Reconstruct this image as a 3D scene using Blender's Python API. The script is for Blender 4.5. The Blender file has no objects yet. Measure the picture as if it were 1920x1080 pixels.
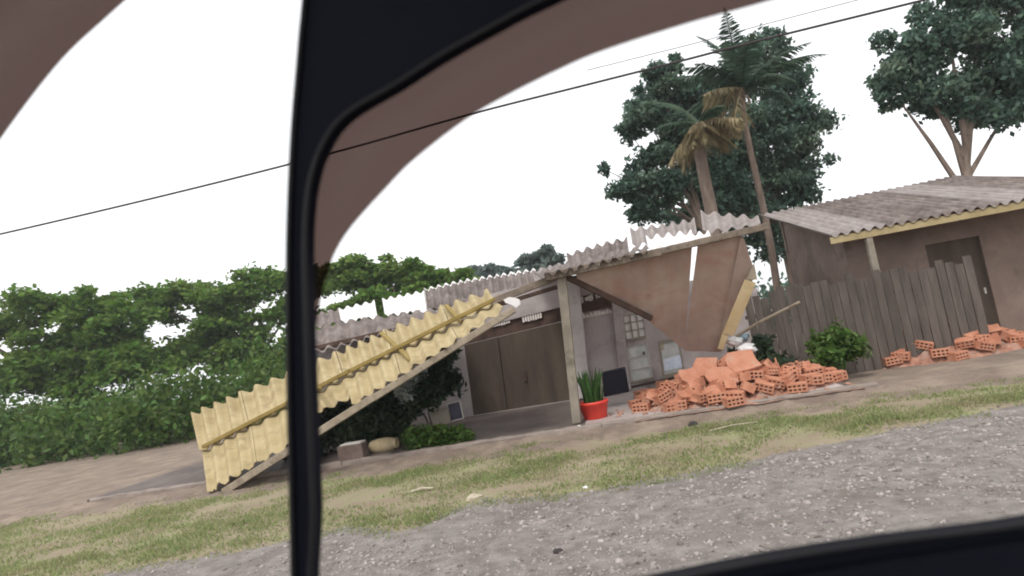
import bpy, bmesh, math, random
import numpy as np
from mathutils import Vector, Matrix, noise
from mathutils.geometry import tessellate_polygon

random.seed(7); rng = np.random.default_rng(7)
scene = bpy.context.scene
COL = scene.collection
R = math.radians

# ------------------------------------------------------------------ camera, world, sun, exposure
FPX = 1150.0                       # focal length in pixels of the 1920 px wide photograph
CAM = Vector((0, 0, 1.72))
PITCH, ROLL, YAW = R(4.75), R(10.0), R(10.0)
fwd = Vector((0, math.cos(PITCH), math.sin(PITCH)))
r0 = Vector((1, 0, 0)); u0 = Vector((0, -math.sin(PITCH), math.cos(PITCH)))
rgt = r0 * math.cos(ROLL) - u0 * math.sin(ROLL)
upv = r0 * math.sin(ROLL) + u0 * math.cos(ROLL)
cam = bpy.data.cameras.new('camera'); camo = bpy.data.objects.new('camera', cam); COL.objects.link(camo)
m = Matrix((rgt, upv, -fwd)).transposed().to_4x4(); m.translation = CAM
camo.matrix_world = m
cam.sensor_width = 36; cam.lens = 36 * FPX / 1920
cam.clip_start = 0.02; cam.clip_end = 2000
cam.dof.use_dof = True; cam.dof.focus_distance = 6.0; cam.dof.aperture_fstop = 3.6
scene.camera = camo

SUN_EL, SUN_AZ = R(58), R(205)     # azimuth measured clockwise from +Y
wd = bpy.data.worlds.new('World'); scene.world = wd; wd.use_nodes = True
nt = wd.node_tree; nt.nodes.clear()
sky = nt.nodes.new('ShaderNodeTexSky'); sky.sky_type = 'NISHITA'; sky.sun_disc = False
sky.sun_elevation = SUN_EL; sky.sun_rotation = SUN_AZ
sky.air_density = 1.0; sky.dust_density = 1.5; sky.ozone_density = 1.0
hs = nt.nodes.new('ShaderNodeHueSaturation'); hs.inputs['Saturation'].default_value = 0.12
veil = nt.nodes.new('ShaderNodeMixRGB'); veil.inputs[0].default_value = .75; veil.inputs[2].default_value = (6.0, 6.05, 6.15, 1)   # even overcast cloud over the clear sky
bg = nt.nodes.new('ShaderNodeBackground'); bg.inputs['Strength'].default_value = 0.12
wo = nt.nodes.new('ShaderNodeOutputWorld')
nt.links.new(sky.outputs[0], hs.inputs['Color']); nt.links.new(hs.outputs[0], veil.inputs[1]); nt.links.new(veil.outputs[0], bg.inputs[0]); nt.links.new(bg.outputs[0], wo.inputs[0])
sl = bpy.data.lights.new('sun', 'SUN'); sl.energy = 0.9; sl.angle = R(14); sl.color = (1, .965, .9)
so = bpy.data.objects.new('sun', sl); COL.objects.link(so)
sd = Vector((math.sin(SUN_AZ) * math.cos(SUN_EL), math.cos(SUN_AZ) * math.cos(SUN_EL), math.sin(SUN_EL)))
so.rotation_euler = sd.to_track_quat('Z', 'Y').to_euler(); so.location = (0, 0, 30)
scene.view_settings.view_transform = 'Standard'; scene.view_settings.look = 'None'
scene.view_settings.gamma = 1; scene.view_settings.exposure = 1.0
scene.view_settings.use_curve_mapping = False
scene.cycles.use_denoising = True; scene.cycles.filter_width = 1.9
scene.cycles.max_bounces = 8; scene.cycles.transparent_max_bounces = 12

# ------------------------------------------------------------------ frames of reference
E = Vector((math.cos(YAW), -math.sin(YAW), 0))      # along the house front, to the right
N = Vector((math.sin(YAW), math.cos(YAW), 0))       # into the house
Z = Vector((0, 0, 1))
def ray(px, py):
    return (fwd + rgt * ((px - 960) / FPX) + upv * ((540 - py) / FPX))
def onz(px, py, z=0.0):
    d = ray(px, py); return CAM + d * ((z - CAM.z) / d.z)
FLOOR = 0.12
O = onz(1085, 795, FLOOR); O.z = 0
def L(u, w, z): return O + E * u + N * w + Z * z
def onw(px, py, w):
    d = ray(px, py); return CAM + d * (((O + N * w) - CAM).dot(N) / d.dot(N))
def ony(px, py, y):
    d = ray(px, py); return CAM + d * (y / d.y)
def loc(p):
    q = p - O; return q.dot(E), q.dot(N), p.z

# ------------------------------------------------------------------ materials
MATS = {}
def mat(name, c1, c2=None, scale=3.0, rough=.85, bump=0.0, bscale=40.0, c3=None, spec=.3, island=0.0, detail=5, trans=0.0, coords='Object', dist=0.0, stretch=None, stain=None):
    m = bpy.data.materials.new(name); m.use_nodes = True
    n = m.node_tree; b = n.nodes['Principled BSDF']; lk = n.links.new
    b.inputs['Roughness'].default_value = rough; b.inputs['Specular IOR Level'].default_value = spec
    tc = n.nodes.new('ShaderNodeTexCoord'); src = tc.outputs[coords]
    if stretch:
        mp = n.nodes.new('ShaderNodeMapping'); mp.inputs['Scale'].default_value = stretch; lk(src, mp.inputs[0]); src = mp.outputs[0]
    col = None
    if c2:
        t = n.nodes.new('ShaderNodeTexNoise'); t.inputs['Scale'].default_value = scale; t.inputs['Detail'].default_value = detail
        t.inputs['Roughness'].default_value = .65; t.inputs['Distortion'].default_value = dist; lk(src, t.inputs['Vector'])
        r = n.nodes.new('ShaderNodeValToRGB'); lk(t.outputs[0], r.inputs[0])
        r.color_ramp.elements[0].position = .34; r.color_ramp.elements[1].position = .66
        r.color_ramp.elements[0].color = (*c1, 1); r.color_ramp.elements[1].color = (*c2, 1)
        if c3:
            e = r.color_ramp.elements.new(.5); e.color = (*c3, 1)
        col = r.outputs[0]
    else:
        rg = n.nodes.new('ShaderNodeRGB'); rg.outputs[0].default_value = (*c1, 1); col = rg.outputs[0]
    if stain:
        sc_, ss, lo_, hi_ = stain
        t3 = n.nodes.new('ShaderNodeTexNoise'); t3.inputs['Scale'].default_value = ss; t3.inputs['Detail'].default_value = 8; t3.inputs['Roughness'].default_value = .7; t3.inputs['Distortion'].default_value = .6; lk(src, t3.inputs['Vector'])
        mr3 = n.nodes.new('ShaderNodeMapRange'); mr3.inputs['From Min'].default_value = lo_; mr3.inputs['From Max'].default_value = hi_; mr3.inputs['To Max'].default_value = .85; lk(t3.outputs[0], mr3.inputs[0])
        m3 = n.nodes.new('ShaderNodeMixRGB'); lk(mr3.outputs[0], m3.inputs[0]); lk(col, m3.inputs[1]); m3.inputs[2].default_value = (*sc_, 1); col = m3.outputs[0]
    if island:
        g = n.nodes.new('ShaderNodeNewGeometry'); h = n.nodes.new('ShaderNodeHueSaturation')
        mr = n.nodes.new('ShaderNodeMapRange'); mr.inputs['To Min'].default_value = 1 - island; mr.inputs['To Max'].default_value = 1 + island
        lk(g.outputs['Random Per Island'], mr.inputs[0]); lk(mr.outputs[0], h.inputs['Value'])
        wn = n.nodes.new('ShaderNodeTexWhiteNoise'); wn.noise_dimensions = '1D'; lk(g.outputs['Random Per Island'], wn.inputs['W']); mh = n.nodes.new('ShaderNodeMapRange'); mh.inputs['To Min'].default_value = .5 - island * .09; mh.inputs['To Max'].default_value = .5 + island * .03
        lk(wn.outputs[0], mh.inputs[0]); lk(mh.outputs[0], h.inputs['Hue']); lk(col, h.inputs['Color']); col = h.outputs[0]
    lk(col, b.inputs['Base Color'])
    if trans:
        tr = n.nodes.new('ShaderNodeBsdfTranslucent'); lk(col, tr.inputs[0]); mx = n.nodes.new('ShaderNodeMixShader'); mx.inputs[0].default_value = trans
        lk(b.outputs[0], mx.inputs[1]); lk(tr.outputs[0], mx.inputs[2]); lk(mx.outputs[0], n.nodes['Material Output'].inputs[0])
    if bump:
        t2 = n.nodes.new('ShaderNodeTexNoise'); t2.inputs['Scale'].default_value = bscale; t2.inputs['Detail'].default_value = 6; lk(src, t2.inputs['Vector'])
        bp = n.nodes.new('ShaderNodeBump'); bp.inputs['Strength'].default_value = bump; bp.inputs['Distance'].default_value = .02
        lk(t2.outputs[0], bp.inputs['Height']); lk(bp.outputs[0], b.inputs['Normal'])
    MATS[name] = m; return m
mat('dirt', (.17, .125, .10), (.29, .23, .175), 1.3, .95, .8, 18, (.22, .17, .135), stain=((.15, .12, .10), 4, .5, .7))
mat('verge', (.22, .17, .12), (.29, .245, .165), 1.1, .95, .8, 25, (.25, .205, .14), stain=((.24, .245, .125), 1.0, .5, .62))
mat('grass', (.33, .31, .175), (.42, .39, .24), .9, .9, 0, 1, (.25, .315, .13), island=.3, trans=.5)
mat('road', (.165, .142, .128), (.30, .268, .248), 5, .95, 1.0, 60, (.225, .20, .183), detail=10, stain=((.13, .11, .09), .9, .5, .75))
mat('gravel', (.20, .172, .158), (.35, .315, .297), 9, .9, 0, 1, (.27, .24, .222), island=.4)
mat('tile', (.36, .30, .28), (.46, .40, .38), 1.5, .6, .1, 30)
mat('floor', (.095, .074, .067), (.155, .125, .113), 1.2, .7, .15, 30, stain=((.2, .17, .15), 1.5, .55, .75))
mat('curb', (.20, .16, .14), (.31, .26, .225), 3, .9, .4, 40)
mat('plaster', (.34, .295, .285), (.46, .41, .40), 1.4, .9, .25, 25, stain=((.19, .155, .14), 1.1, .52, .72))
mat('plaster_light', (.52, .475, .46), (.62, .58, .56), 1.6, .9, .2, 25, stain=((.3, .26, .24), 2.0, .55, .75))
mat('door_brown', (.066, .050, .038), (.108, .083, .061), 1.5, .8, .15, 30, stretch=(1, 1, .25), stain=((.055, .038, .033), 2, .5, .7))
mat('timber', (.055, .032, .024), (.105, .065, .05), 4, .85, .3, 40)
mat('timber_pale', (.25, .205, .15), (.36, .30, .225), 4, .85, .3, 40, stain=((.14, .11, .085), 5, .5, .68))
mat('beam_brown', (.15, .118, .09), (.25, .20, .155), 4, .85, .3, 40, stain=((.08, .06, .05), 5, .5, .7))
mat('post', (.20, .17, .135), (.30, .265, .215), 2.5, .9, .3, 30, stain=((.13, .11, .09), 3, .55, .7))
mat('yellow', (.33, .26, .135), (.44, .36, .21), 1.8, .9, .2, 20, (.39, .31, .17), stain=((.19, .145, .08), 3.2, .53, .74))
mat('yellow_batten', (.22, .16, .05), (.30, .22, .075), 4, .85, .2, 40)
mat('asbestos', (.135, .108, .098), (.26, .22, .205), 2.2, .95, .3, 30, (.19, .155, .142), stain=((.07, .06, .05), 1.7, .52, .7))
mat('asbestos_pale', (.235, .20, .19), (.35, .31, .295), 2.0, .95, .3, 30)
mat('white_sheet_and_rim_light', (.74, .70, .70), (.82, .80, .79), 2.0, .7, .1, 30)
mat('brown_sheet', (.33, .25, .212), (.46, .365, .31), 1.0, .9, .2, 14, (.39, .295, .25), stain=((.36, .21, .165), 1.4, .5, .7))
mat('clay', (.36, .15, .09), (.56, .275, .18), 4, .9, .3, 30, (.47, .205, .125), stain=((.40, .32, .27), 4, .56, .75))
mat('clay_rubble', (.25, .125, .085), (.48, .26, .185), 6, .95, .9, 14, (.36, .18, .125), stain=((.34, .28, .24), 3, .5, .7))
mat('clay_chunk', (.40, .165, .10), (.52, .25, .165), 3, .95, .9, 16, stain=((.42, .32, .26), 4.5, .52, .72))
mat('red_pot', (.62, .035, .022), (.72, .06, .04), 3, .45, .05, 30, spec=.5)
mat('soil', (.03, .02, .014), (.06, .04, .028), 10, .95, .5, 30)
mat('snake_leaf', (.012, .05, .012), (.045, .13, .03), 9, .5, 0, 1, island=.35, stretch=(1, 1, 3))
mat('black_box', (.008, .007, .013), (.012, .011, .02), 3, .8, .05, 30)
mat('frame_white', (.46, .43, .40), (.56, .53, .5), 6, .7, .1, 40)
mat('frame_tan', (.25, .22, .175), (.32, .28, .22), 6, .7, .1, 40)
mat('glass_pale', (.46, .49, .47), (.62, .62, .6), 5, .15, 0, 1, spec=.6)
mat('glass_bright', (.66, .62, .6), (.85, .82, .8), 9, .2, 0, 1, spec=.6)
mat('sticker', (.55, .65, .82), (.78, .82, .88), 14, .5)
mat('chip_and_daylight_white', (.70, .62, .58), (.8, .74, .7), 9, .8)
mat('concrete_block', (.12, .085, .075), (.19, .145, .125), 5, .95, .4, 40)
mat('beige_pot', (.42, .33, .20), (.56, .46, .3), 4, .85, .3, 30)
mat('slate_panel', (.055, .05, .075), (.08, .075, .105), 4, .4)
mat('bark', (.13, .095, .075), (.24, .185, .15), 5, .95, .8, 20, stretch=(1, 1, .3))
mat('bark_pale', (.26, .225, .17), (.38, .33, .25), 5, .95, .6, 20)
mat('leaf_teal', (.075, .135, .10), (.15, .215, .145), .8, .6, 0, 1, (.095, .16, .125), island=.55, trans=.45)
mat('leaf_green', (.085, .185, .03), (.17, .27, .06), .5, .6, 0, 1, (.11, .215, .035), island=.4, trans=.45)
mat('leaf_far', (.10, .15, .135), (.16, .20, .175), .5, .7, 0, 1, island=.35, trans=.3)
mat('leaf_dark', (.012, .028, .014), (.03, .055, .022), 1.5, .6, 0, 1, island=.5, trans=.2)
mat('leaf_bush', (.05, .115, .02), (.10, .18, .04), 1.5, .6, 0, 1, island=.4, trans=.35)
mat('leaf_pale', (.30, .34, .33), (.42, .45, .45), 2, .6, 0, 1, island=.3, trans=.2)
mat('frond', (.028, .062, .042), (.065, .105, .06), 1.2, .6, 0, 1, island=.35, trans=.25)
mat('frond_dry', (.20, .17, .085), (.32, .27, .15), 1.2, .8, 0, 1, island=.3, trans=.25)
mat('wire', (.05, .04, .042), rough=.7)
mat('fence_wood', (.07, .058, .05), (.14, .115, .10), 3, .9, .3, 30, stretch=(2, 2, .3))
mat('sack', (.62, .6, .6), (.8, .79, .78), 6, .7, .2, 20)
mat('cloth_blue', (.16, .22, .26), (.26, .31, .34), 6, .9, .2, 30)
mat('stone_dark', (.035, .03, .03), (.07, .06, .058), 10, .9, .4, 40)
mat('litter', (.36, .31, .23), (.5, .44, .34), 10, .8)
mat('car_dark', (.0035, .0045, .010), (.005, .006, .013), 5, .75, .05, 200, spec=.15)
mat('brightened_yellow_board', (.62, .49, .27), (.72, .6, .38), 4, .8, .15, 30)  # yellow board paint brightened to offset the shade it hangs in
mat('rubber', (.012, .012, .014), rough=.45)
mat('neighbour_wall', (.20, .145, .12), (.28, .21, .175), 1.2, .9, .2, 20, stain=((.11, .085, .075), 1.1, .5, .7))
# smoked plastic of the window visors
vm = bpy.data.materials.new('smoked_plastic'); vm.use_nodes = True; n_ = vm.node_tree; n_.nodes.clear()
tb = n_.nodes.new('ShaderNodeBsdfTransparent'); tb.inputs[0].default_value = (.35, .285, .265, 1)
gb = n_.nodes.new('ShaderNodeBsdfPrincipled'); gb.inputs['Base Color'].default_value = (.035, .018, .015, 1); gb.inputs['Roughness'].default_value = .35
mx = n_.nodes.new('ShaderNodeMixShader'); mx.inputs[0].default_value = .15; oo = n_.nodes.new('ShaderNodeOutputMaterial')
n_.links.new(tb.outputs[0], mx.inputs[1]); n_.links.new(gb.outputs[0], mx.inputs[2]); n_.links.new(mx.outputs[0], oo.inputs[0]); MATS['smoked'] = vm

# ------------------------------------------------------------------ object helpers
WO = {}
def tag(o, label=None, cat=None, group=None, kind=None):
    if label: o['label'] = label
    if cat: o['category'] = cat
    if group: o['group'] = group
    if kind: o['kind'] = kind
    return o
def thing(name, label, cat, at, group=None):
    o = bpy.data.objects.new(name, None); o.empty_display_size = .2; COL.objects.link(o); o.location = at; WO[o.name] = Vector(at)
    return tag(o, label, cat, group)
def mk(name, V, F, mt, parent=None, smooth=False, base=None):
    V = [Vector(v) for v in V]
    if parent is not None: org = WO[parent.name]
    elif base is not None: org = Vector(base)
    else:
        xs = [v.x for v in V]; ys = [v.y for v in V]; zs = [v.z for v in V]
        org = Vector(((min(xs) + max(xs)) / 2, (min(ys) + max(ys)) / 2, min(zs)))
    me = bpy.data.meshes.new(name); me.from_pydata([v - org for v in V], [], F); me.materials.append(MATS[mt]); me.update()
    if smooth: me.polygons.foreach_set('use_smooth', [True] * len(me.polygons))
    o = bpy.data.objects.new(name, me); COL.objects.link(o)
    if parent is not None: o.parent = parent
    else: o.location = org
    WO[o.name] = org
    return o
def mknp(name, V, F, mt, parent=None, base=None):
    """numpy mesh with equal-sized faces"""
    org = np.array(WO[parent.name] if parent is not None else (base if base is not None else (V[:, 0].mean(), V[:, 1].mean(), V[:, 2].min())), dtype=float)
    me = bpy.data.meshes.new(name); k = F.shape[1]
    me.vertices.add(len(V)); me.vertices.foreach_set('co', (V - org).astype(np.float32).ravel())
    me.loops.add(F.size); me.loops.foreach_set('vertex_index', F.astype(np.int32).ravel())
    me.polygons.add(len(F)); me.polygons.foreach_set('loop_start', np.arange(0, F.size, k, dtype=np.int32))
    me.update(calc_edges=True); me.materials.append(MATS[mt])
    o = bpy.data.objects.new(name, me); COL.objects.link(o)
    if parent is not None: o.parent = parent
    else: o.location = org
    WO[o.name] = Vector(org); return o
def bev(o, w=.01, seg=2):
    b = o.modifiers.new('bevel', 'BEVEL'); b.width = w; b.segments = seg; b.limit_method = 'ANGLE'; b.angle_limit = R(40); return o
def merge(*parts):
    V, F = [], []
    for v, f in parts:
        k = len(V); V += v; F += [tuple(i + k for i in q) for q in f]
    return V, F
def boxg(c, x, y, z):
    """box from centre and three half vectors"""
    V = [c + x * a + y * b + z * d for a in (-1, 1) for b in (-1, 1) for d in (-1, 1)]
    F = [(0, 1, 3, 2), (4, 6, 7, 5), (0, 4, 5, 1), (2, 3, 7, 6), (0, 2, 6, 4), (1, 5, 7, 3)]
    return V, F
def beamg(p, q, wd, ht, side=None):
    d = q - p; s = side if side is not None else d.cross(Z)
    if s.length < 1e-5: s = E.copy()
    s = (s - d.normalized() * s.dot(d.normalized())).normalized(); t = s.cross(d).normalized()
    return boxg((p + q) / 2, d / 2, s * (wd / 2), t * (ht / 2))
def prismg(pts, vec):
    n = len(pts); V = list(pts) + [p + vec for p in pts]
    F = [tuple(range(n))[::-1], tuple(range(n, 2 * n))] + [(i, (i + 1) % n, n + (i + 1) % n, n + i) for i in range(n)]
    return V, F
def holed(name, outer, holes, vec, mt, parent=None, base=None):
    loops = [[Vector(p) for p in l] for l in [outer] + holes]
    tris = tessellate_polygon(loops); flat = [p for l in loops for p in l]; n = len(flat)
    V = flat + [p + vec for p in flat]; F = [tuple(t) for t in tris] + [tuple(i + n for i in t)[::-1] for t in tris]; k = 0
    for l in loops:
        m_ = len(l); F += [(k + i, k + (i + 1) % m_, n + k + (i + 1) % m_, n + k + i) for i in range(m_)]; k += m_
    return mk(name, V, F, mt, parent, base=base)
def tubeg(pts, rad, sides=8, cap=True):
    V, F = [], []; n = len(pts)
    for i, p in enumerate(pts):
        t = (pts[min(i + 1, n - 1)] - pts[max(i - 1, 0)]).normalized()
        a = t.cross(Vector((.31, .87, .38))).normalized(); b = t.cross(a)
        r = rad[i] if isinstance(rad, (list, tuple)) else rad
        V += [p + (a * math.cos(2 * math.pi * k / sides) + b * math.sin(2 * math.pi * k / sides)) * r for k in range(sides)]
    for i in range(n - 1):
        for k in range(sides):
            F.append((i * sides + k, i * sides + (k + 1) % sides, (i + 1) * sides + (k + 1) % sides, (i + 1) * sides + k))
    if cap: F += [tuple(range(sides))[::-1], tuple(range((n - 1) * sides, n * sides))]
    return V, F
def latheg(prof, c, sides=24, axis=Z, ax=None):
    ax = ax or Vector((1, 0, 0)); ay = axis.cross(ax)
    V, F = [], []
    for r, h in prof: V += [c + axis * h + (ax * math.cos(2 * math.pi * k / sides) + ay * math.sin(2 * math.pi * k / sides)) * r for k in range(sides)]
    for i in range(len(prof) - 1):
        for k in range(sides): F.append((i * sides + k, i * sides + (k + 1) % sides, (i + 1) * sides + (k + 1) % sides, (i + 1) * sides + k))
    F += [tuple(range(sides))[::-1], tuple(range((len(prof) - 1) * sides, len(prof) * sides))]
    return V, F
def corr(name, bl, br, tl, tr, waves, amp, mt, parent, thick=.014, nv=4, jag=0.0, phase=0.0, per=8, sag=0.0, amp_top=None):
    """corrugated sheet spanned by four corners, waves running up the sheet"""
    nu = int(waves * per); nrm = ((br - bl).cross(tl - bl)).normalized()
    if nrm.z < 0: nrm = -nrm
    top, bot = [], []
    jg = [random.uniform(-jag, jag) for _ in range(nu + 1)]
    for j in range(nv + 1):
        for i in range(nu + 1):
            s, t = i / nu, j / nv
            if j == 0 and jag: t += jg[i]
            p = (bl * (1 - s) + br * s) * (1 - t) + (tl * (1 - s) + tr * s) * t
            am = amp if amp_top is None else lerp(amp, amp_top, min(max(t, 0), 1))
            h = am * math.cos(2 * math.pi * (waves * s) + phase) - sag * math.sin(math.pi * min(max(t, 0), 1))
            h += .012 * noise.noise(p * 1.7)
            top.append(p + nrm * (h + thick / 2)); bot.append(p + nrm * (h - thick / 2))
    k = len(top); w = nu + 1; V = top + bot; F = []
    for j in range(nv):
        for i in range(nu):
            a = j * w + i; F.append((a, a + 1, a + w + 1, a + w)); F.append((k + a, k + a + w, k + a + w + 1, k + a + 1))
    for i in range(nu):
        F.append((i, k + i, k + i + 1, i + 1)); a = nv * w + i; F.append((a, a + 1, k + a + 1, k + a))
    for j in range(nv):
        a = j * w; F.append((a, a + w, k + a + w, k + a)); a = j * w + nu; F.append((a, k + a, k + a + w, a + w))
    return mk(name, V, F, mt, parent)
def lerp(a, b, t): return a + (b - a) * t
def poly_at(pl, x):
    """y on a pixel polyline at x"""
    for (x0, y0), (x1, y1) in zip(pl, pl[1:]):
        if x0 <= x <= x1: return y0 + (y1 - y0) * (x - x0) / (x1 - x0)
    (x0, y0), (x1, y1) = (pl[0], pl[1]) if x < pl[0][0] else (pl[-2], pl[-1])
    return y0 + (y1 - y0) * (x - x0) / (x1 - x0)
def catmull(pts, n):
    P = [Vector((*p, 0)) if len(p) == 2 else Vector(p) for p in pts]; out = []
    for k in range(n):
        t = k / (n - 1) * (len(P) - 1); i = min(int(t), len(P) - 2); t -= i
        p0, p1, p2, p3 = P[max(i - 1, 0)], P[i], P[i + 1], P[min(i + 2, len(P) - 1)]
        q = .5 * ((2 * p1) + (p2 - p0) * t + (2 * p0 - 5 * p1 + 4 * p2 - p3) * t * t + (3 * p1 - p0 - 3 * p2 + p3) * t ** 3)
        out.append((q.x, q.y))
    return out

# ------------------------------------------------------------------ the setting: ground, road, verge, porch floor
def sheet(name, uw, z, mt, sub=None):
    V = [L(u, w, z) for u, w in uw]; o = mk(name, V, [tuple(range(len(V)))], mt, base=V[0]); return tag(o, kind='structure')
g = mk('ground', [(-300, -120, 0), (300, -120, 0), (300, 400, 0), (-300, 400, 0)], [(0, 1, 2, 3)], 'dirt', base=(0, 0, 0)); tag(g, kind='structure')
edge_px = [(-60, 1130), (120, 1092), (300, 1056), (480, 1030), (600, 1000), (648, 988), (700, 992), (745, 998), (800, 985), (850, 955), (905, 940), (980, 934), (1050, 928), (1130, 918), (1200, 902), (1270, 892), (1340, 878), (1424, 860), (1560, 832), (1700, 803), (1850, 772), (2000, 745)]
edge_uw = [loc(onz(x, y, 0))[:2] for x, y in edge_px]
fine = []
for (a, b) in zip(edge_uw, edge_uw[1:]):
    for k in range(6):
        t = k / 6; u = lerp(a[0], b[0], t); w = lerp(a[1], b[1], t)
        fine.append((u, w + .10 * noise.noise(Vector((u * 3, 0, 1))) + .05 * noise.noise(Vector((u * 11, 3, 1)))))
fine.append(edge_uw[-1])
def edge_w(u): return poly_at(fine, u)
lo, hi = fine[0][0], fine[-1][0]
road_uw = [(-90, edge_w(lo))] + fine + [(90, edge_w(hi)), (90, -30), (-90, -30)]
sheet('road', road_uw, .006, 'road')
# verge: from the road edge to the dirt strip at the porch
back = []
for k in range(0, 161):
    u = lerp(-14, 16, k / 160); back.append((u, -1.05 + .22 * noise.noise(Vector((u * .6, 8, 0))) + .1 * noise.noise(Vector((u * 2.5, 5, 0)))))
def back_w(u): return poly_at(back, u)
sheet('grass_verge', [(-40, -3.9), (-40, -1.0)] + back + [(40, -1.0), (40, -3.9)] + [(u, edge_w(u) - .35) for u in np.linspace(14, -13, 120)], .003, 'verge')
# grass blades
def blades(n, ulo, uhi):
    out = []
    while len(out) < n:
        u = random.uniform(ulo, uhi); e = edge_w(u); b = back_w(u); w = random.uniform(e - .25, b + .35)
        d = noise.noise(Vector((u * .55, w * 1.1, 4))) + .6 * noise.noise(Vector((u * 1.9, w * 2.6, 9)))
        if w > b - .25 or w < e + .15: d -= .25
        if d < random.uniform(-.5, .3): continue
        out.append((u, w, d))
    return out
bl_ = blades(70000, -11.5, 12)
V = np.zeros((len(bl_) * 3, 3)); F = np.arange(len(bl_) * 3).reshape(-1, 3)
for i, (u, w, d) in enumerate(bl_):
    p = L(u, w, .003); h = random.uniform(.015, .045) * (1 + 1.6 * max(d, 0)); a = random.uniform(0, 6.28); wd_ = random.uniform(.005, .012)
    s = Vector((math.cos(a), math.sin(a), 0)) * wd_; ln = Vector((random.gauss(0, .5), random.gauss(0, .5), 1)) * h
    V[3 * i] = p - s; V[3 * i + 1] = p + s; V[3 * i + 2] = p + ln
g = mknp('grass', V, F, 'grass'); tag(g, 'short patchy yellow-green grass of the verge', kind='stuff')
# gravel stones
def stones(name, pts, mt):
    base = np.array([(1, 0, 0), (-1, 0, 0), (0, 1, 0), (0, -1, 0), (0, 0, 1), (.6, .6, .55), (-.6, .6, .5), (.6, -.6, .5), (-.6, -.6, .55)])
    fc = np.array([(0, 5, 7), (0, 2, 5), (2, 6, 5), (1, 6, 2), (1, 8, 6), (1, 3, 8), (3, 7, 8), (0, 7, 3), (4, 5, 6), (4, 6, 8), (4, 8, 7), (4, 7, 5)])
    n = len(pts); V = np.zeros((n * 9, 3)); F = np.zeros((n * 12, 3), dtype=int)
    for i, (p, s) in enumerate(pts):
        a = random.uniform(0, 6.28); ca, sa = math.cos(a), math.sin(a)
        b = base * (1 + .3 * rng.standard_normal(base.shape)); b = b * np.array([s * random.uniform(.8, 1.5), s * random.uniform(.6, 1.1), s * random.uniform(.45, .9)])
        V[9 * i:9 * i + 9, 0] = b[:, 0] * ca - b[:, 1] * sa + p.x; V[9 * i:9 * i + 9, 1] = b[:, 0] * sa + b[:, 1] * ca + p.y; V[9 * i:9 * i + 9, 2] = b[:, 2] + p.z
        F[12 * i:12 * i + 12] = fc + 9 * i
    return mknp(name, V, F, mt)
pts = []
while len(pts) < 34000:
    u = random.uniform(-10.5, 10); w = random.uniform(-8.6, -2.2)
    ew = edge_w(u)
    if w > ew + .15 or (w > ew - .25 and random.random() < .6): continue
    if noise.noise(Vector((u * .8, w * 1.4, 2))) + random.gauss(0, .35) < -.22: continue
    pts.append((L(u, w, .006), random.choice((.006, .007, .008, .009, .011, .013, .016, .022)) * (1.25 if random.random() < .1 else 1)))
g = stones('gravel', pts, 'gravel'); tag(g, 'loose grey gravel lying on the road', kind='stuff')
# porch floor slab with its light front edge
fl = mk('porch_floor', *boxg(L(-2.6, 3.35, FLOOR / 2 - .02), E * 6.9, N * 3.7, Z * (FLOOR / 2 + .018)), 'floor'); tag(fl, kind='structure')
sheet('tiled_floor', [(.12, -.3), (4.2, -.3), (4.2, 3.55), (.12, 3.55)], FLOOR + .004, 'tile')
def strip(name, u0s, u1s, prof, mt, parent=None, nseg=160, rough=.012):
    """long strip with an uneven profile of (w, z) points"""
    V, F = [], []; k = len(prof)
    for i in range(nseg + 1):
        u = lerp(u0s, u1s, i / nseg)
        for j, (w, z) in enumerate(prof):
            q = Vector((u * 2.2, j * 1.7, w)); V.append(L(u, w + rough * 1.6 * noise.noise(q), z + rough * (noise.noise(q * 2.3 + Vector((9, 0, 0))) + .6 * noise.noise(q * 7))))
    for i in range(nseg):
        for j in range(k - 1): a = i * k + j; F.append((a, a + 1, a + k + 1, a + k))
    return mk(name, V, F, mt, parent, smooth=False)
for u0s, u1s in ((-9.4, -4.2), (-4.19, .4), (.41, 4.6)):
    strip('curb', u0s, u1s, [(-.25, FLOOR - .01), (-.255, FLOOR + .016), (-.37, FLOOR + .014), (-.39, FLOOR - .005), (-.395, .0)], 'curb', fl, rough=.014)
dl = strip('dirt_bank', -16, 16, [(-.37, .075), (-.45, .06), (-.6, .035), (-.8, .02), (-1.0, .012), (-1.3, .002), (-1.45, -.02)], 'dirt', None, 420, .03); tag(dl, kind='structure')

# ------------------------------------------------------------------ the damaged house
W = 3.6
HB = L(0, W, 0)
house = thing('damaged_house', 'low house with grey-brown walls and broken corrugated roof behind the porch', 'house', HB)
wtop = [(560, 640), (640, 606), (800, 590), (930, 548), (1000, 532), (1062, 518), (1130, 512), (1200, 528), (1300, 545), (1420, 540)]
door_px = [(866, 622), (1050, 576), (1073, 750), (888, 786)]
vent_px = [(1086, 556), (1128, 547), (1131, 560), (1088, 569)]
winA = [(1168, 592), (1205, 585), (1211, 630), (1174, 637)]
winB = [(1175, 651), (1214, 642), (1225, 707), (1184, 716)]
winC = [(1233, 641), (1273, 632), (1284, 698), (1242, 708)]
wl = [onw(x, y, W) for x, y in wtop]
base_r = onw(1420, 684, W); base_l = onw(560, 850, W)
outer = wl + [Vector((base_r.x, base_r.y, FLOOR - .05)), Vector((base_l.x, base_l.y, FLOOR - .05))]
def H(q, w=W):
    out = [onw(x, y, w) for x, y in q]
    for p in out: p.z = max(p.z, FLOOR + .003)
    return out
holed('wall', outer, [H(door_px), H(vent_px), H(winA), H(winB), H(winC)], N * .16, 'plaster', house)
ul, ur = loc(base_l)[0], loc(base_r)[0]
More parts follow.
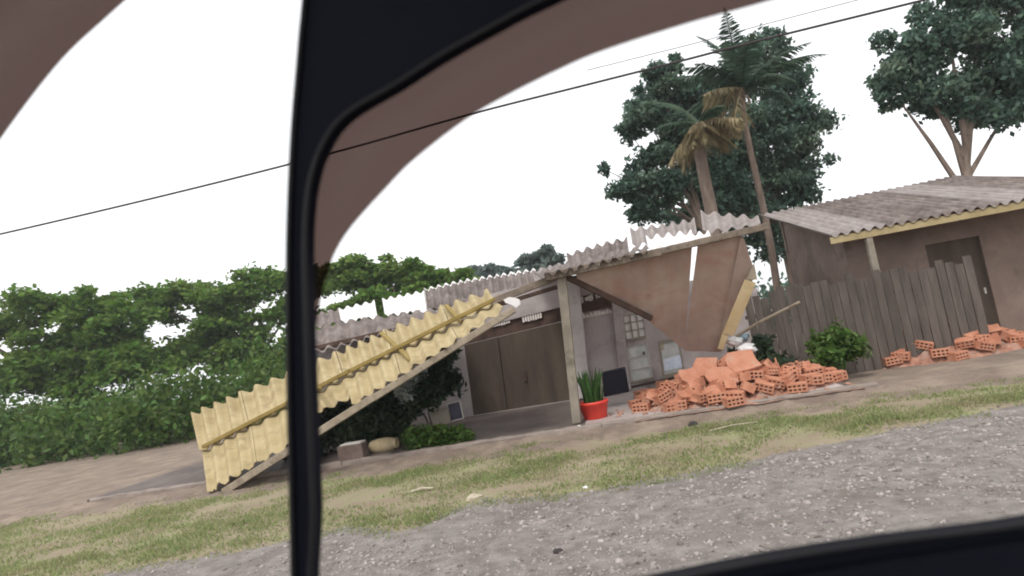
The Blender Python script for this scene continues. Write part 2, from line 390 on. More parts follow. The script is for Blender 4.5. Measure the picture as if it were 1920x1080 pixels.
mk('rear_wall', *boxg(L((ul + ur) / 2, W + 4.2, 1.25), E * ((ur - ul) / 2), N * .08, Z * 1.25), 'plaster', house)
mk('side_wall', *boxg(L(ur - .09, W + 2.2, 1.2), E * .08, N * 1.9, Z * 1.2), 'plaster', house)
mk('side_wall', *boxg(L(ul + .09, W + 2.2, 1.0), E * .08, N * 1.9, Z * 1.0), 'plaster', house)
# the brown double door
gd = thing('garage_door', None, None, onw(980, 770, W)); gd.parent = house; gd.location = WO['garage_door'] - HB
def quad_lerp(q, s, t): 
    a = Vector((*q[0], 0)).lerp(Vector((*q[1], 0)), s); b = Vector((*q[3], 0)).lerp(Vector((*q[2], 0)), s); c = a.lerp(b, t); return (c.x, c.y)
def sub_quad(q, s0, s1, t0, t1): return [quad_lerp(q, s0, t0), quad_lerp(q, s1, t0), quad_lerp(q, s1, t1), quad_lerp(q, s0, t1)]
for s0, s1 in ((0.0, .345), (.348, .995)):
    lf = mk('door_leaf', *prismg(H(sub_quad(door_px, s0 + .003, s1, .155, 1), W + .07), N * .05), 'door_brown', gd); bev(lf, .008)
mk('door_light_stop', *prismg(H(sub_quad(door_px, .005, .99, .16, .99), W + .13), N * .02), 'timber', gd)  # added plate, stops light showing through the gap between the leaves
mk('handle', *prismg(H([(980, 696), (986, 695), (988, 714), (982, 715)], W + .03), N * .03), 'timber', gd)
mk('lintel', *prismg(H(sub_quad(door_px, 0, 1, 0.004, .15), W + .07), N * .08), 'timber', house)
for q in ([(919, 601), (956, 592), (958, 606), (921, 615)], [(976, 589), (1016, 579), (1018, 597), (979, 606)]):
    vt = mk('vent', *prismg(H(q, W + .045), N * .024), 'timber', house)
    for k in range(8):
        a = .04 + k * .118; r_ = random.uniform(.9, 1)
        mk('daylight_slat', *prismg(H(sub_quad(q, a, a + .085, .02, r_), W + .02), N * .03), 'chip_and_daylight_white', vt)  # white bars stand in for sky light coming through the vents
# pier and pillar beside the windows, timber heads, sills
bev(mk('pier', *prismg(H([(1061, 524), (1084, 520), (1107, 744), (1083, 749)], W - .22), N * .215), 'plaster_light', house), .012)
bev(mk('pier', *prismg(H([(1146, 560), (1164, 556), (1183, 731), (1165, 735)], W - .12), N * .115), 'plaster', house), .012)
mk('timber_head', *prismg(H([(1085, 570), (1150, 556), (1152, 573), (1087, 587)], W - .1), N * .095), 'timber', house)
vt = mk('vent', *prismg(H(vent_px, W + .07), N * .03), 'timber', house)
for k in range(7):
    a = random.uniform(0, .1) + k * .13; q = sub_quad(vent_px, a, min(a + random.uniform(.06, .14), 1), random.uniform(.05, .4), random.uniform(.7, 1)); mk('brick_piece', *prismg(H(q, W + .02), N * .05), 'chip_and_daylight_white', vt)
for x in range(1092, 1146, 7):
    y = 594 - (x - 1092) * .2; q = [(x, y - random.uniform(0, 9)), (x + 6, y - random.uniform(1, 9)), (x + 7, y + 2), (x + 1, y + 3)]
    mk('plaster_chip', *prismg(H(q, W - .03), N * .026), 'chip_and_daylight_white', house)
def window(q, nx, ny, fm, gm, extra=None):
    fr = holed('window', H(q, W + .01), [H(sub_quad(q, (i + .1) / nx, (i + .94) / nx, (j + .08) / ny, (j + .94) / ny), W + .01) for i in range(nx) for j in range(ny)], N * .05, fm, house)
    for i in range(nx):
        for j in range(ny):
            mk('pane', *prismg(H(sub_quad(q, (i + .08) / nx, (i + .96) / nx, (j + .06) / ny, (j + .96) / ny), W + .045), N * .008), gm, fr)
    s = mk('sill', *prismg([p - N * .06 - Z * .03 for p in H([q[3], q[2]], W)] + [p - N * .06 + Z * .012 for p in H([q[2], q[3]], W)], N * .058), 'frame_tan', fr)
    return fr
window(winA, 3, 3, 'frame_tan', 'glass_bright')
window(winB, 1, 3, 'frame_white', 'glass_pale')
f_ = window(winC, 1, 1, 'frame_tan', 'glass_pale')
mk('sticker', *prismg(H([(1243, 674), (1276, 665), (1281, 688), (1246, 696)], W + .03), N * .012), 'sticker', f_)
mk('paper', *prismg(H([(1237, 646), (1244, 644), (1246, 655), (1239, 657)], W + .03), N * .012), 'litter', f_)
mk('door_knob', *boxg(onw(1207, 662, W - .01), E * .02, N * .02, Z * .035), 'timber', house)
mk('skirting', *prismg([onw(1184, 728, W - .03) , onw(1285, 705, W - .03), onw(1285, 701, W - .03), onw(1184, 724, W - .03)], N * .028), 'timber', house)
# porch posts
pt = mk('porch_post', *prismg([onw(1044, 522, 0), onw(1061, 518, 0), onw(1089, 793, 0), onw(1073, 796, 0)], N * .15), 'post', house); bev(pt, .012)
# eave beam, in three lengths as it has broken
def wbeam(a, b, wa, wb, ht, dp, mt, par=None, name='beam'):
    return bev(mk(name, *beamg(onw(*a, wa), onw(*b, wb), dp, ht), mt, par or house), .01)
wbeam((1022, 520), (1240, 472), -.05, -.05, .13, .12, 'beam_brown', name='eave_beam')
wbeam((1236, 472), (1440, 424), -.02, .1, .11, .12, 'beam_brown', name='eave_beam')
wbeam((930, 563), (1052, 516), .12, .1, .12, .10, 'beam_brown', name='eave_beam')
wbeam((868, 592), (1045, 538), 1.4, 1.5, .08, .08, 'timber', name='rafter')
wbeam((1062, 519), (1222, 597), .1, .82, .10, .07, 'timber', name='fallen_rafter')
wbeam((1068, 524), (1180, 492), W - .4, W - .4, .1, .1, 'timber', name='purlin')
# roof sheets. upper row towards the ridge, seen from the road
RW, MW = W + 2.4, W + .5
ridge = [(560, 596), (640, 580), (720, 562), (800, 546), (880, 528), (960, 516), (1010, 508), (1068, 492)]
mid = [(560, 622), (640, 604), (720, 592), (795, 583), (880, 566), (960, 548), (1010, 535), (1068, 522)]
def row(xs, top, bot, wt, wb, mt, wavepx, amp, jag=0.0, skew=-5):
    for x0, x1, m_ in xs:
        corr('corrugated_sheet', onw(x0, poly_at(bot, x0), wb), onw(x1 + 1.5, poly_at(bot, x1), wb), onw(x0 + skew, poly_at(top, x0), wt), onw(x1 + 1.5 + skew, poly_at(top, x1), wt), max(2, round((x1 - x0) / wavepx)), amp, m_ or mt, house, jag=jag)
row([(560, 640, None), (640, 706, 'white_sheet_and_rim_light'), (722, 800, 'white_sheet_and_rim_light'), (800, 868, None), (868, 936, None), (936, 1004, None), (1004, 1068, 'asbestos_pale')], ridge, mid, RW, MW, 'asbestos', 15, .045)
row([(800, 868, 'white_sheet_and_rim_light'), (868, 936, 'white_sheet_and_rim_light'), (936, 1004, 'white_sheet_and_rim_light')], [(x, y - 3) for x, y in ridge], [(x, y + 1) for x, y in ridge], RW + .2, RW + .02, None, 15, .05)  # white strip paints the sky light caught on the ridge edges
ridge2 = [(1068, 478), (1130, 458), (1180, 447), (1186, 430), (1240, 424), (1305, 414), (1318, 398), (1424, 408), (1470, 402)]
mid2 = [(1068, 512), (1180, 482), (1186, 462), (1305, 441), (1318, 436), (1424, 424), (1470, 416)]
row([(1068, 1124, None), (1124, 1180, None), (1186, 1246, 'asbestos_pale'), (1246, 1306, 'asbestos_pale'), (1318, 1372, 'asbestos_pale'), (1372, 1425, 'asbestos_pale')], ridge2, mid2, RW, MW, 'asbestos', 22, .06)
# white sheet slipped from under the ridge row
row([(1216, 1300, 'white_sheet_and_rim_light')], [(1216, 446), (1300, 436)], [(1216, 470), (1300, 458)], W - .6, W - 1.4, None, 24, .06)
row([(1300, 1332, 'white_sheet_and_rim_light')], [(1300, 440), (1332, 436)], [(1300, 455), (1332, 446)], W - .6, W - 1.0, None, 24, .05)
# lower row over the porch
eave_t = [(1004, 512), (1068, 494), (1130, 480), (1216, 462)]; eave_b = [(1004, 520), (1068, 506), (1130, 491), (1216, 470)]
row([(1004, 1068, None), (1068, 1130, None), (1130, 1216, None)], eave_t, eave_b, MW - .3, -.2, 'asbestos', 24, .045, jag=.03)
# sagging grey sheets at the left, dropped below the white ones
lt = [(540, 634), (640, 605), (740, 592), (832, 578)]; lb = [(540, 672), (640, 650), (740, 622), (860, 596)]
row([(545, 640, None), (640, 738, None), (738, 834, None)], lt, lb, MW - .6, 1.9, 'asbestos', 26, .05, jag=.02)
wbeam((560, 660), (860, 592), 2.1, 2.0, .10, .1, 'timber', name='purlin')
# broken white end hanging at the eave
V, F = prismg([onw(*p, .02) for p in ((944, 562), (954, 557), (966, 558), (974, 562), (976, 570), (968, 577), (958, 571), (948, 568))], N * .04); mk('broken_sheet_end', V, F, 'white_sheet_and_rim_light', house)

# ------------------------------------------------------------------ the collapsed yellow awning
aw = thing('collapsed_awning', 'collapsed yellow corrugated awning slanting down to the ground at the left', 'awning', L(-5, -.9, 0))
UT = [(372, 772), (648, 656), (760, 607), (870, 560), (925, 545)]
MB_ = [(380, 846), (648, 708), (760, 654), (850, 612), (938, 566)]
LB = [(390, 922), (600, 803), (675, 751), (730, 718), (790, 680), (850, 643), (905, 610), (948, 577)]
wu, wm, wl_ = 1.6, .25, -.95
cuts = [376, 470, 560, 647, 739, 846, 932]
for x0, x1 in zip(cuts, cuts[1:]):
    nw_ = max(3, round((x1 - x0) / 26)); a_, b_ = onw(x0, poly_at(MB_, x0), wm), onw(x1 - 1, poly_at(MB_, x1 - 1), wm)
    corr('corrugated_sheet', a_ + Z * .02, b_ + Z * .02, onw(x0 - 14, poly_at(UT, x0 - 14), wu + random.uniform(-.08, .08)), onw(x1 - 15, poly_at(UT, x1 - 15), wu + random.uniform(-.08, .08)), nw_, .035, 'yellow', aw, phase=.5, amp_top=.074, sag=random.uniform(-.02, .03))
    if x0 == 560: lo_a, lo_b = onw(590, 776, -.3), onw(664, 742, -.5)
    else: lo_a, lo_b = onw(x0 + 15, poly_at(LB, x0 + 15), wl_ + random.uniform(-.05, .05)), onw(x1 + 14, poly_at(LB, x1 + 14), wl_ + random.uniform(-.05, .05))
    corr('corrugated_sheet', lo_a, lo_b, a_ + N * .08, b_ + N * .08, nw_, .04, 'yellow', aw, jag=.035, phase=.5, amp_top=.035)
up_ = Z * .085
bev(mk('batten', *beamg(onw(382, 846, wm) + up_, onw(660, 702, wm) + up_, .09, .07), 'yellow_batten', aw), .008)
bev(mk('batten', *beamg(onw(655, 705, wm) + up_, onw(941, 564, wm) + up_, .09, .07), 'yellow_batten', aw), .008)
for (a, b), (c, d) in (((838, 581), (868, 614)), ((716, 632), (752, 666)), ((752, 664), (772, 686)), ((560, 694), (600, 740))):
    wa = 1.2 if b < 650 else (1.0 if b < 660 else .3); wb = .3 if wa > .5 else -.6
    bev(mk('batten', *beamg(onw(a, b, wa) + up_, onw(c, d, wb) + up_, .08, .06), 'yellow_batten', aw), .008)
bev(mk('front_beam', *beamg(onw(420, 922, wl_), onw(702, 744, wl_), .10, .12), 'timber_pale', aw), .01)
bev(mk('front_beam', *beamg(onw(698, 748, wl_ + .02), onw(964, 580, wl_ + .02), .10, .11), 'timber_pale', aw), .01)

# ------------------------------------------------------------------ brown roof sheets hanging at the right
hp = thing('hanging_roof_panel', 'brown underside of fallen roof sheets hanging from the eave above the brick heap', 'roof panel', L(2.2, 1.0, 0))
TP = [(1075, 514), (1180, 487), (1300, 457), (1392, 436)]
def hang(x0, x1, bl, br, w0, w1):
    return corr('corrugated_sheet', onw(*bl, w0), onw(*br, w1), onw(x0, poly_at(TP, x0), .12), onw(x1, poly_at(TP, x1), .12), max(2, round((x1 - x0) / 34)), .009, 'brown_sheet', hp, nv=6, per=8)
hang(1080, 1179, (1083, 530), (1192, 582), .22, .76)
hang(1178, 1298, (1190, 581), (1284, 656), .75, 1.4)
hang(1309, 1394, (1283, 657), (1352, 660), 1.4, 1.5)
V, F = prismg([onw(*p, w_) for p, w_ in (((1388, 446), .12), ((1395, 447), .12), ((1416, 512), .45), ((1352, 660), 1.45), ((1344, 655), 1.5))], N * .02)
mk('end_sheet', V, F, 'brown_sheet', hp)
yb = mk('yellow_board', *prismg([onw(1397, 524, .35), onw(1418, 530, .3), onw(1376, 630, 1.0), onw(1354, 626, 1.05)], N * .05), 'brightened_yellow_board', hp); bev(yb, .008)
mk('yellow_board', *prismg([onw(1354, 626, 1.06), onw(1366, 630, 1.04), onw(1356, 656, 1.2), onw(1346, 654, 1.2)], N * .05), 'brightened_yellow_board', hp)
mk('broken_tip', *prismg([onw(1404, 512, .4), onw(1414, 494, .36), onw(1420, 524, .36), onw(1400, 524, .4)], N * .04), 'timber_pale', hp)

# ------------------------------------------------------------------ hollow clay bricks
def brick_mesh():
    lx, ly, lz = .145, .095, .07; V, F = [], []
    def q(*p):
        k = len(V); V.extend(p); F.append((k, k + 1, k + 2, k + 3))
    nx, nz = 4, 2; wallx, wallz = .022, .026
    hx = (2 * lx - (nx + 1) * wallx) / nx; hz = (2 * lz - (nz + 1) * wallz) / nz
    xs = [-lx]; zs = [-lz]
    for i in range(nx): xs += [xs[-1] + wallx, xs[-1] + wallx + hx]
    xs.append(lx)
    for i in range(nz): zs += [zs[-1] + wallz, zs[-1] + wallz + hz]
    zs.append(lz)
    for sy in (-1, 1):
        y = sy * ly; yi = sy * (ly - .07)
        def w(a): return a if sy < 0 else a[::-1]
        for j in range(0, len(zs) - 1, 2): q(*w([(-lx, y, zs[j]), (lx, y, zs[j]), (lx, y, zs[j + 1]), (-lx, y, zs[j + 1])]))
        for j in range(1, len(zs) - 1, 2):
            for i in range(0, len(xs) - 1, 2): q(*w([(xs[i], y, zs[j]), (xs[i + 1], y, zs[j]), (xs[i + 1], y, zs[j + 1]), (xs[i], y, zs[j + 1])]))
            for i in range(1, len(xs) - 1, 2):
                a, b, c, d = xs[i], xs[i + 1], zs[j], zs[j + 1]
                q(*w([(a, yi, c), (b, yi, c), (b, yi, d), (a, yi, d)]))
                q(*w([(a, y, c), (b, y, c), (b, yi, c), (a, yi, c)])); q(*w([(a, yi, d), (b, yi, d), (b, y, d), (a, y, d)]))
                q(*w([(a, y, c), (a, yi, c), (a, yi, d), (a, y, d)])); q(*w([(b, yi, c), (b, y, c), (b, y, d), (b, yi, d)]))
    q((-lx, -ly, lz), (lx, -ly, lz), (lx, ly, lz), (-lx, ly, lz)); q((-lx, ly, -lz), (lx, ly, -lz), (lx, -ly, -lz), (-lx, -ly, -lz))
    q((-lx, ly, -lz), (-lx, -ly, -lz), (-lx, -ly, lz), (-lx, ly, lz)); q((lx, -ly, -lz), (lx, ly, -lz), (lx, ly, lz), (lx, -ly, lz))
    me = bpy.data.meshes.new('hollow_brick'); me.from_pydata(V, [], F); me.materials.append(MATS['clay']); me.update(); return me
BR = brick_mesh()
def brick(u, w, z, rot, label, group):
    o = bpy.data.objects.new('hollow_brick', BR); COL.objects.link(o)
    o.location = L(u, w, z); o.rotation_euler = (rot[0], rot[1], rot[2] - YAW)
    tag(o, label, 'brick', group); return o
def heap(cu, cw, ru, rw, hh, n, label, group, z0, mound_label):
    def hgt(u, w):
        r = math.hypot((u - cu) / ru, (w - cw) / rw); return hh * max(0, 1 - r) ** .8 if r < 1 else 0
    nu, nw = 40, 26; V, F = [], []
    for j in range(nw + 1):
        for i in range(nu + 1):
            u = cu + ru * 1.02 * (2 * i / nu - 1); w = cw + rw * 1.02 * (2 * j / nw - 1); h = hgt(u, w)
            p = L(u, w, 0); V.append(L(u, w, z0 - .03 + h * .86 + (.10 if h > .04 else .02) * noise.noise(p * 5) + .05 * noise.noise(p * 13) * (h > .02)))
    for j in range(nw):
        for i in range(nu): a = j * (nu + 1) + i; F.append((a, a + 1, a + nu + 2, a + nu + 1))
    tag(mk('brick_rubble', V, F, 'clay_rubble'), mound_label, kind='stuff')
    for k in range(n):
        while True:
            u = cu + ru * random.uniform(-1, 1); w = cw + rw * random.uniform(-1, .5)
            if math.hypot((u - cu) / ru, (w - cw) / rw) < 1: break
        h = hgt(u, w); st = .75 if h > .12 else .12
        brick(u, w, z0 + h * .95 + .055, (random.gauss(0, st * .5), random.gauss(0, st * .45), random.uniform(-1, 1) * (1.6 if h > .1 else .5)), label, group)
    return hgt
pc = loc(onz(1372, 742, FLOOR))
hg = heap(pc[0] + .05, .75, 1.7, 1.15, .55, 110, 'orange hollow clay brick tumbled in the heap under the hanging roof panel', 'loose bricks in the heap beside the porch', FLOOR, 'broken orange brick rubble under the heap beside the porch')
# bricks lying singly along the front edge of the heap
for (x, y, rz, lab) in ((1243, 764, .05, 'orange hollow brick lying alone nearest the red flower pot'), (1302, 759, .03, 'orange hollow brick on the porch edge, second from the flower pot'), (1343, 757, -.02, 'orange hollow brick on the porch edge with its eight holes facing the road'),
                        (1408, 742, .12, 'orange hollow brick at the far right front corner of the first heap')):
    p = loc(onz(x, y, FLOOR + .02)); brick(p[0], p[1] + .1, FLOOR + .085, (0, 0, rz), lab, 'bricks along the porch edge')
for i, (x, y, rz) in enumerate(((1215, 752, .3), (1225, 742, -.4), (1252, 738, .2), (1262, 748, 1.1), (1278, 728, -.2), (1205, 745, .8), (1290, 745, .5), (1322, 748, -.3), (1372, 752, .2), (1240, 728, 1.4))):
    p = loc(onz(x, y, FLOOR)); brick(p[0], p[1], FLOOR + .075, (random.gauss(0, .05), random.gauss(0, .06), rz), 'orange hollow brick scattered flat on the porch floor left of the heap', 'bricks scattered on the porch floor')
# shards of brick strewn over and round the heap
sh = []
for k in range(900):
    a = random.uniform(0, 6.28); r = abs(random.gauss(0, .55)) + .1; u = pc[0] - .1 + 1.75 * r * math.cos(a); w = max(.75 + 1.15 * r * math.sin(a), -.34)
    if u < .35 or u > 4.0 or w > 2.2: continue
    sh.append((L(u, w, FLOOR + .008 + hg(u, w) * .93), random.choice((.012, .018, .025, .035, .05))))
tag(stones('brick_shards', sh, 'clay_rubble'), 'small shards of broken brick strewn round the heap', kind='stuff')
# slabs of fallen wall
def chunk(px, py, w, sx, sy, th, rx, rz, lab):
    c = onw(px, py, w); Mx = Matrix.Rotation(rz - YAW, 3, 'Z') @ Matrix.Rotation(rx, 3, 'X')
    n = 9; rim = []
    for k in range(n):
        a = 2 * math.pi * k / n + random.uniform(-.15, .15); r = 1 / max(abs(math.cos(a)), abs(math.sin(a))) * random.uniform(.8, 1.0)
        rim.append((math.cos(a) * r * sx, math.sin(a) * r * sy))
    V = [c + Mx @ Vector((x, y, th / 2)) for x, y in rim] + [c + Mx @ Vector((x * random.uniform(.92, 1.04), y * random.uniform(.92, 1.04), -th / 2)) for x, y in rim]
    F = [tuple(range(n)), tuple(range(n, 2 * n))[::-1]] + [(k, n + k, n + (k + 1) % n, (k + 1) % n) for k in range(n)]
    o = mk('wall_fragment', V, F, 'clay_chunk'); bev(o, .012); tag(o, lab, 'wall fragment', 'fallen wall fragments on the brick heap')
chunk(1322, 690, .36, .24, .20, .10, 1.0, -.35, 'salmon slab of fallen wall on the left shoulder of the brick heap')
chunk(1388, 680, .32, .30, .22, .12, .85, .25, 'large salmon slab of fallen wall on top of the brick heap')
chunk(1352, 707, .12, .27, .18, .10, .95, .1, 'salmon slab of fallen wall in the middle of the brick heap')
chunk(1350, 735, -.14, .26, .15, .09, .75, -.1, 'salmon slab of fallen wall low at the front of the brick heap')
chunk(1292, 708, .25, .20, .17, .10, .9, .5, 'small salmon slab of fallen wall at the left foot of the brick heap')

# ------------------------------------------------------------------ potted plant, black box and small things by the house
pb = onz(1117, 784, FLOOR); pb.z = FLOOR
pot = thing('potted_plant', 'tall green snake plant in a bright red pot beside the porch post', 'potted plant', pb)
prof = [(.19, 0), (.2, .01), (.26, .25), (.275, .255), (.275, .30), (.25, .305), (.235, .26)]
mk('pot', *latheg(prof, pb, 28), 'red_pot', pot, smooth=True)
mk('soil', *latheg([(.0, .25), (.215, .25), (.215, .265), (0.02, .272)], pb, 20), 'soil', pot)
for k in range(34):
    a = random.uniform(0, 6.28); rr = random.uniform(.02, .19); b = pb + Vector((math.cos(a) * rr, math.sin(a) * rr, .24))
    hgt_ = random.uniform(.32, .66); ln = Vector((math.cos(a), math.sin(a), 0)) * random.uniform(.03, .20); tw = random.uniform(0, 3.14); V, F = [], []
    for j in range(7):
        t = j / 6; c = b + Z * hgt_ * t + ln * t * t; wv = .034 * (1 - .15 * t) * (1 if t < .6 else max(.04, math.cos((t - .6) / .4 * 1.5))); d = Vector((math.cos(tw + t * .6), math.sin(tw + t * .6), 0)); nn = Vector((-d.y, d.x, 0)) * .008
        V += [c - d * wv, c + nn, c + d * wv]
        if j: q = 3 * (j - 1); F += [(q, q + 1, q + 4, q + 3), (q + 1, q + 2, q + 5, q + 4)]
    mk('leaf', V, F, 'snake_leaf', pot, smooth=True)
bb = [onw(1128, 700, 1.5), onw(1172, 690, 1.5), onw(1180, 735, 1.5), onw(1132, 745, 1.5)]
bx_ = thing('speaker_box', 'black upright box standing on the porch floor right of the red pot', 'box', (bb[2] + bb[3]) / 2)
bev(mk('cabinet', *prismg(bb, N * .38), 'black_box', bx_), .02)
mk('front_panel', *prismg([bb[0] * .9 + bb[2] * .1 - N * .006, bb[1] * .9 + bb[3] * .1 - N * .006, bb[2] * .9 + bb[0] * .1 - N * .006, bb[3] * .9 + bb[1] * .1 - N * .006], N * .004), 'black_box', bx_)
mk('edge_strip', *prismg([onw(1125, 701, 1.49), onw(1128, 700, 1.49), onw(1131, 756, 1.49), onw(1128, 757, 1.49)], N * .02), 'frame_tan', bx_)
# slate blue framed panel
q = [(838, 758), (862, 752), (869, 784), (845, 790)]
sp = thing('framed_panel', 'small slate-blue panel with pale rim leaning beside the brown door', 'panel', onw(856, 790, .9))
mk('board', *prismg([onw(x, y, .9) for x, y in q], N * .04), 'slate_panel', sp)
for a, b in ((0, 1), (1, 2), (2, 3), (3, 0)): mk('rim', *beamg(onw(*q[a], .89), onw(*q[b], .89), .03, .018), 'frame_white', sp)
# grey carton next to it
ct = mk('grey_carton', *prismg([onw(x, y, .8) for x, y in ((806, 770), (838, 764), (844, 794), (812, 800))], N * .3), 'frame_tan'); bev(ct, .01); tag(ct, 'dull grey-green carton half hidden behind the low bush', 'carton')
# block and lying pot at the curb
c0 = onz(664, 860, .12)
cb = thing('concrete_block', 'dark brown concrete block with whitish top at the porch edge', 'block', c0)
bev(mk('body', *boxg(c0 + Z * .13, E * .24, N * .13, Z * .13), 'concrete_block', cb), .02)
bev(mk('cap', *boxg(c0 + Z * .275 + E * .02, E * .20, N * .12, Z * .013), 'frame_white', cb), .008)
c1 = onz(720, 846, .12) + Z * .11
ax = (E * .98 + N * .15).normalized()
lp = mk('clay_jar', *latheg([(.03, -.24), (.09, -.235), (.115, -.2), (.135, -.08), (.135, .08), (.11, .19), (.085, .22), (.10, .25), (.10, .265), (.08, .265), (.075, .2)], c1, 22, ax, N), 'beige_pot', smooth=True); tag(lp, 'beige clay jar lying on its side next to the concrete block', 'jar')
# stones and litter
def stone(name, px, py, s, mt, lab, cat, z=.0):
    p = onz(px, py, z); V, F = [], []
    bm = bmesh.new(); bmesh.ops.create_icosphere(bm, subdivisions=2, radius=1)
    for v in bm.verts: v.co *= 1 + .35 * noise.noise(v.co * 1.3 + p)
    V = [p + Vector((v.co.x * s, v.co.y * s * .8, (v.co.z + .6) * s * .6)) for v in bm.verts]; bm.verts.index_update(); F = [tuple(v.index for v in f.verts) for f in bm.faces]; bm.free()
    tag(mk(name, V, F, mt), lab, cat)
stone('rock', 1300, 799, .075, 'stone_dark', 'dark lump of rock on the dirt strip in front of the bricks', 'rock')
stone('rock', 1047, 1037, .042, 'stone_dark', 'small black rock lying on the gravel road', 'rock')
stone('rock', 890, 942, .10, 'litter', 'pale flat rock where the grass meets the gravel', 'rock', -.04)
stone('rock', 1086, 802, .045, 'sack', 'white pebble on the porch edge at the foot of the post', 'rock', .10)
stone('rock', 1098, 916, .03, 'sack', 'small white pebble in the grass near the gravel edge', 'rock')
def stick(a, b, r, mt, lab):
    p, q = onz(*a, .02), onz(*b, .03); tag(mk('stick', *tubeg([p, p.lerp(q, .5) + Z * .02, q], [r, r * .9, r * .6], 6), mt), lab, 'stick')
stick((772, 922), (812, 915), .022, 'litter', 'short pale stick lying in the grass left of centre')
stick((1330, 808), (1420, 791), .010, 'litter', 'long pale stick on the dirt in front of the brick heap')

# ------------------------------------------------------------------ foliage
def leaf_cloud(blobs, n, size, flat=.0, shell=.55, long=1.6):
    """leaf quads through the volume of a list of (centre, rx, ry, rz)"""
    vol = np.array([b[1] * b[2] * b[3] for b in blobs]) ** .75; pick = rng.choice(len(blobs), n, p=vol / vol.sum())
    C = np.array([list(b[0]) for b in blobs])[pick]; S = np.array([b[1:4] for b in blobs])[pick]
    d = rng.standard_normal((n, 3)); d /= np.linalg.norm(d, axis=1)[:, None]
    r = shell + (1 - shell) * rng.random(n) ** .6; r = r * (1 + .16 * rng.standard_normal(n))
    lump = 1 + .22 * np.sin(d[:, 0] * 7 + pick) * np.sin(d[:, 2] * 6 + pick * 2) + .12 * np.sin(d[:, 1] * 11 + d[:, 2] * 9)
    P = C + d * S * (r * lump)[:, None]
    a = rng.standard_normal((n, 3)) + d * .4; a[:, 2] *= (1 - flat); a /= np.linalg.norm(a, axis=1)[:, None]
    b = np.cross(a, rng.standard_normal((n, 3))); b /= np.linalg.norm(b, axis=1)[:, None]
    s = size * rng.uniform(.6, 1.3, n)[:, None]
    V = np.empty((n, 4, 3)); V[:, 0] = P - a * s * long * .5; V[:, 1] = P + b * s * .42; V[:, 2] = P + a * s * long * .5; V[:, 3] = P - b * s * .42
    return V.reshape(-1, 3), np.arange(4 * n).reshape(-1, 4)
def tree(name, label, base, blobs, n, size, lm, bm_='bark', tr=.25, group=None, flat=0, cat='tree', fork=.45, extra=True):
    t = thing(name, label, cat, base, group)
    top = sum((b[0] for b in blobs), Vector()) / len(blobs)
    fk = base.lerp(top, fork); fk.z = base.z + (top.z - base.z) * fork
    pts = [base, base.lerp(fk, .5) + Vector((random.gauss(0, .08), 0, 0)), fk, fk.lerp(top, .6)]
    mk('trunk', *tubeg(pts, [tr, tr * .8, tr * .6, tr * .25], 9), bm_, t, smooth=True)
    for b in blobs:
        st = fk.lerp(top, random.uniform(0, .5)); md = st.lerp(b[0], .5) + Vector((0, 0, random.uniform(-.1, .25)))
        mk('limb', *tubeg([st, md, b[0]], [tr * .35, tr * .22, tr * .06], 6), bm_, t)
    sub = []
    for c, rx, ry, rz in blobs:
        sub.append((c, rx * .62, ry * .62, rz * .62))
        for q in range(9):
            d = Vector((random.gauss(0, 1), random.gauss(0, 1), random.gauss(0, 1) * .9 + .15)).normalized(); k = random.uniform(.24, .48)
            sub.append((c + Vector((d.x * rx, d.y * ry, d.z * rz)) * random.uniform(.6, .92), rx * k, ry * k, rz * k * .8))
    V, F = leaf_cloud(sub, n, size, flat, .35); mknp('crown', V, F, lm, t); return t
def bp(px, py, y, rpx, ry=None, sq=1.0):
    r = rpx * y / FPX; return (ony(px, py, y), r, (ry if ry else r * .8), r * sq)
def gbase(px, y):
    p = ony(px, 500, y); return Vector((p.x, p.y, 0))
# big broadleaf tree and palms behind the roof on the right
Y = 21.0
tree('broadleaf_tree', 'tall dark teal broadleaf tree behind the roof at the right', gbase(1385, Y), [bp(1235, 150, Y, 45, sq=.8), bp(1210, 215, Y, 58), bp(1270, 200, Y + .5, 55), bp(1215, 300, Y, 52, sq=.8), bp(1180, 345, Y - .3, 45, sq=.8), bp(1240, 370, Y, 62, sq=.8), bp(1290, 320, Y + .6, 60), bp(1205, 405, Y, 45, sq=.6), bp(1310, 250, Y + 1, 55), bp(1340, 380, Y + 1, 65, sq=.8), bp(1134, 318, Y, 14), bp(1265, 110, Y, 16, sq=.6), bp(1325, 180, Y + .5, 45), bp(1335, 310, Y + .8, 60), bp(1265, 265, Y + .4, 55), bp(1180, 250, Y, 30)],
     34000, .125, 'leaf_teal', tr=.16, fork=.5)
Y = 24.0
tree('broadleaf_tree', 'dense dark tree crowding behind the palms at the right', gbase(1490, Y), [bp(1390, 230, Y, 70), bp(1400, 330, Y, 80), bp(1450, 290, Y, 75), bp(1470, 380, Y, 70, sq=.8), bp(1420, 140, Y, 60), bp(1395, 400, Y - 1, 70, sq=.6), bp(1385, 110, Y, 40), bp(1455, 190, Y, 60), bp(1440, 90, Y, 45), bp(1350, 270, Y, 50), bp(1440, 440, Y, 70, sq=.6), bp(1500, 230, Y, 55), bp(1505, 310, Y, 60), bp(1490, 150, Y, 40), bp(1300, 230, Y, 50), bp(1310, 400, Y, 60, sq=.7)], 36000, .14, 'leaf_teal', tr=.28)
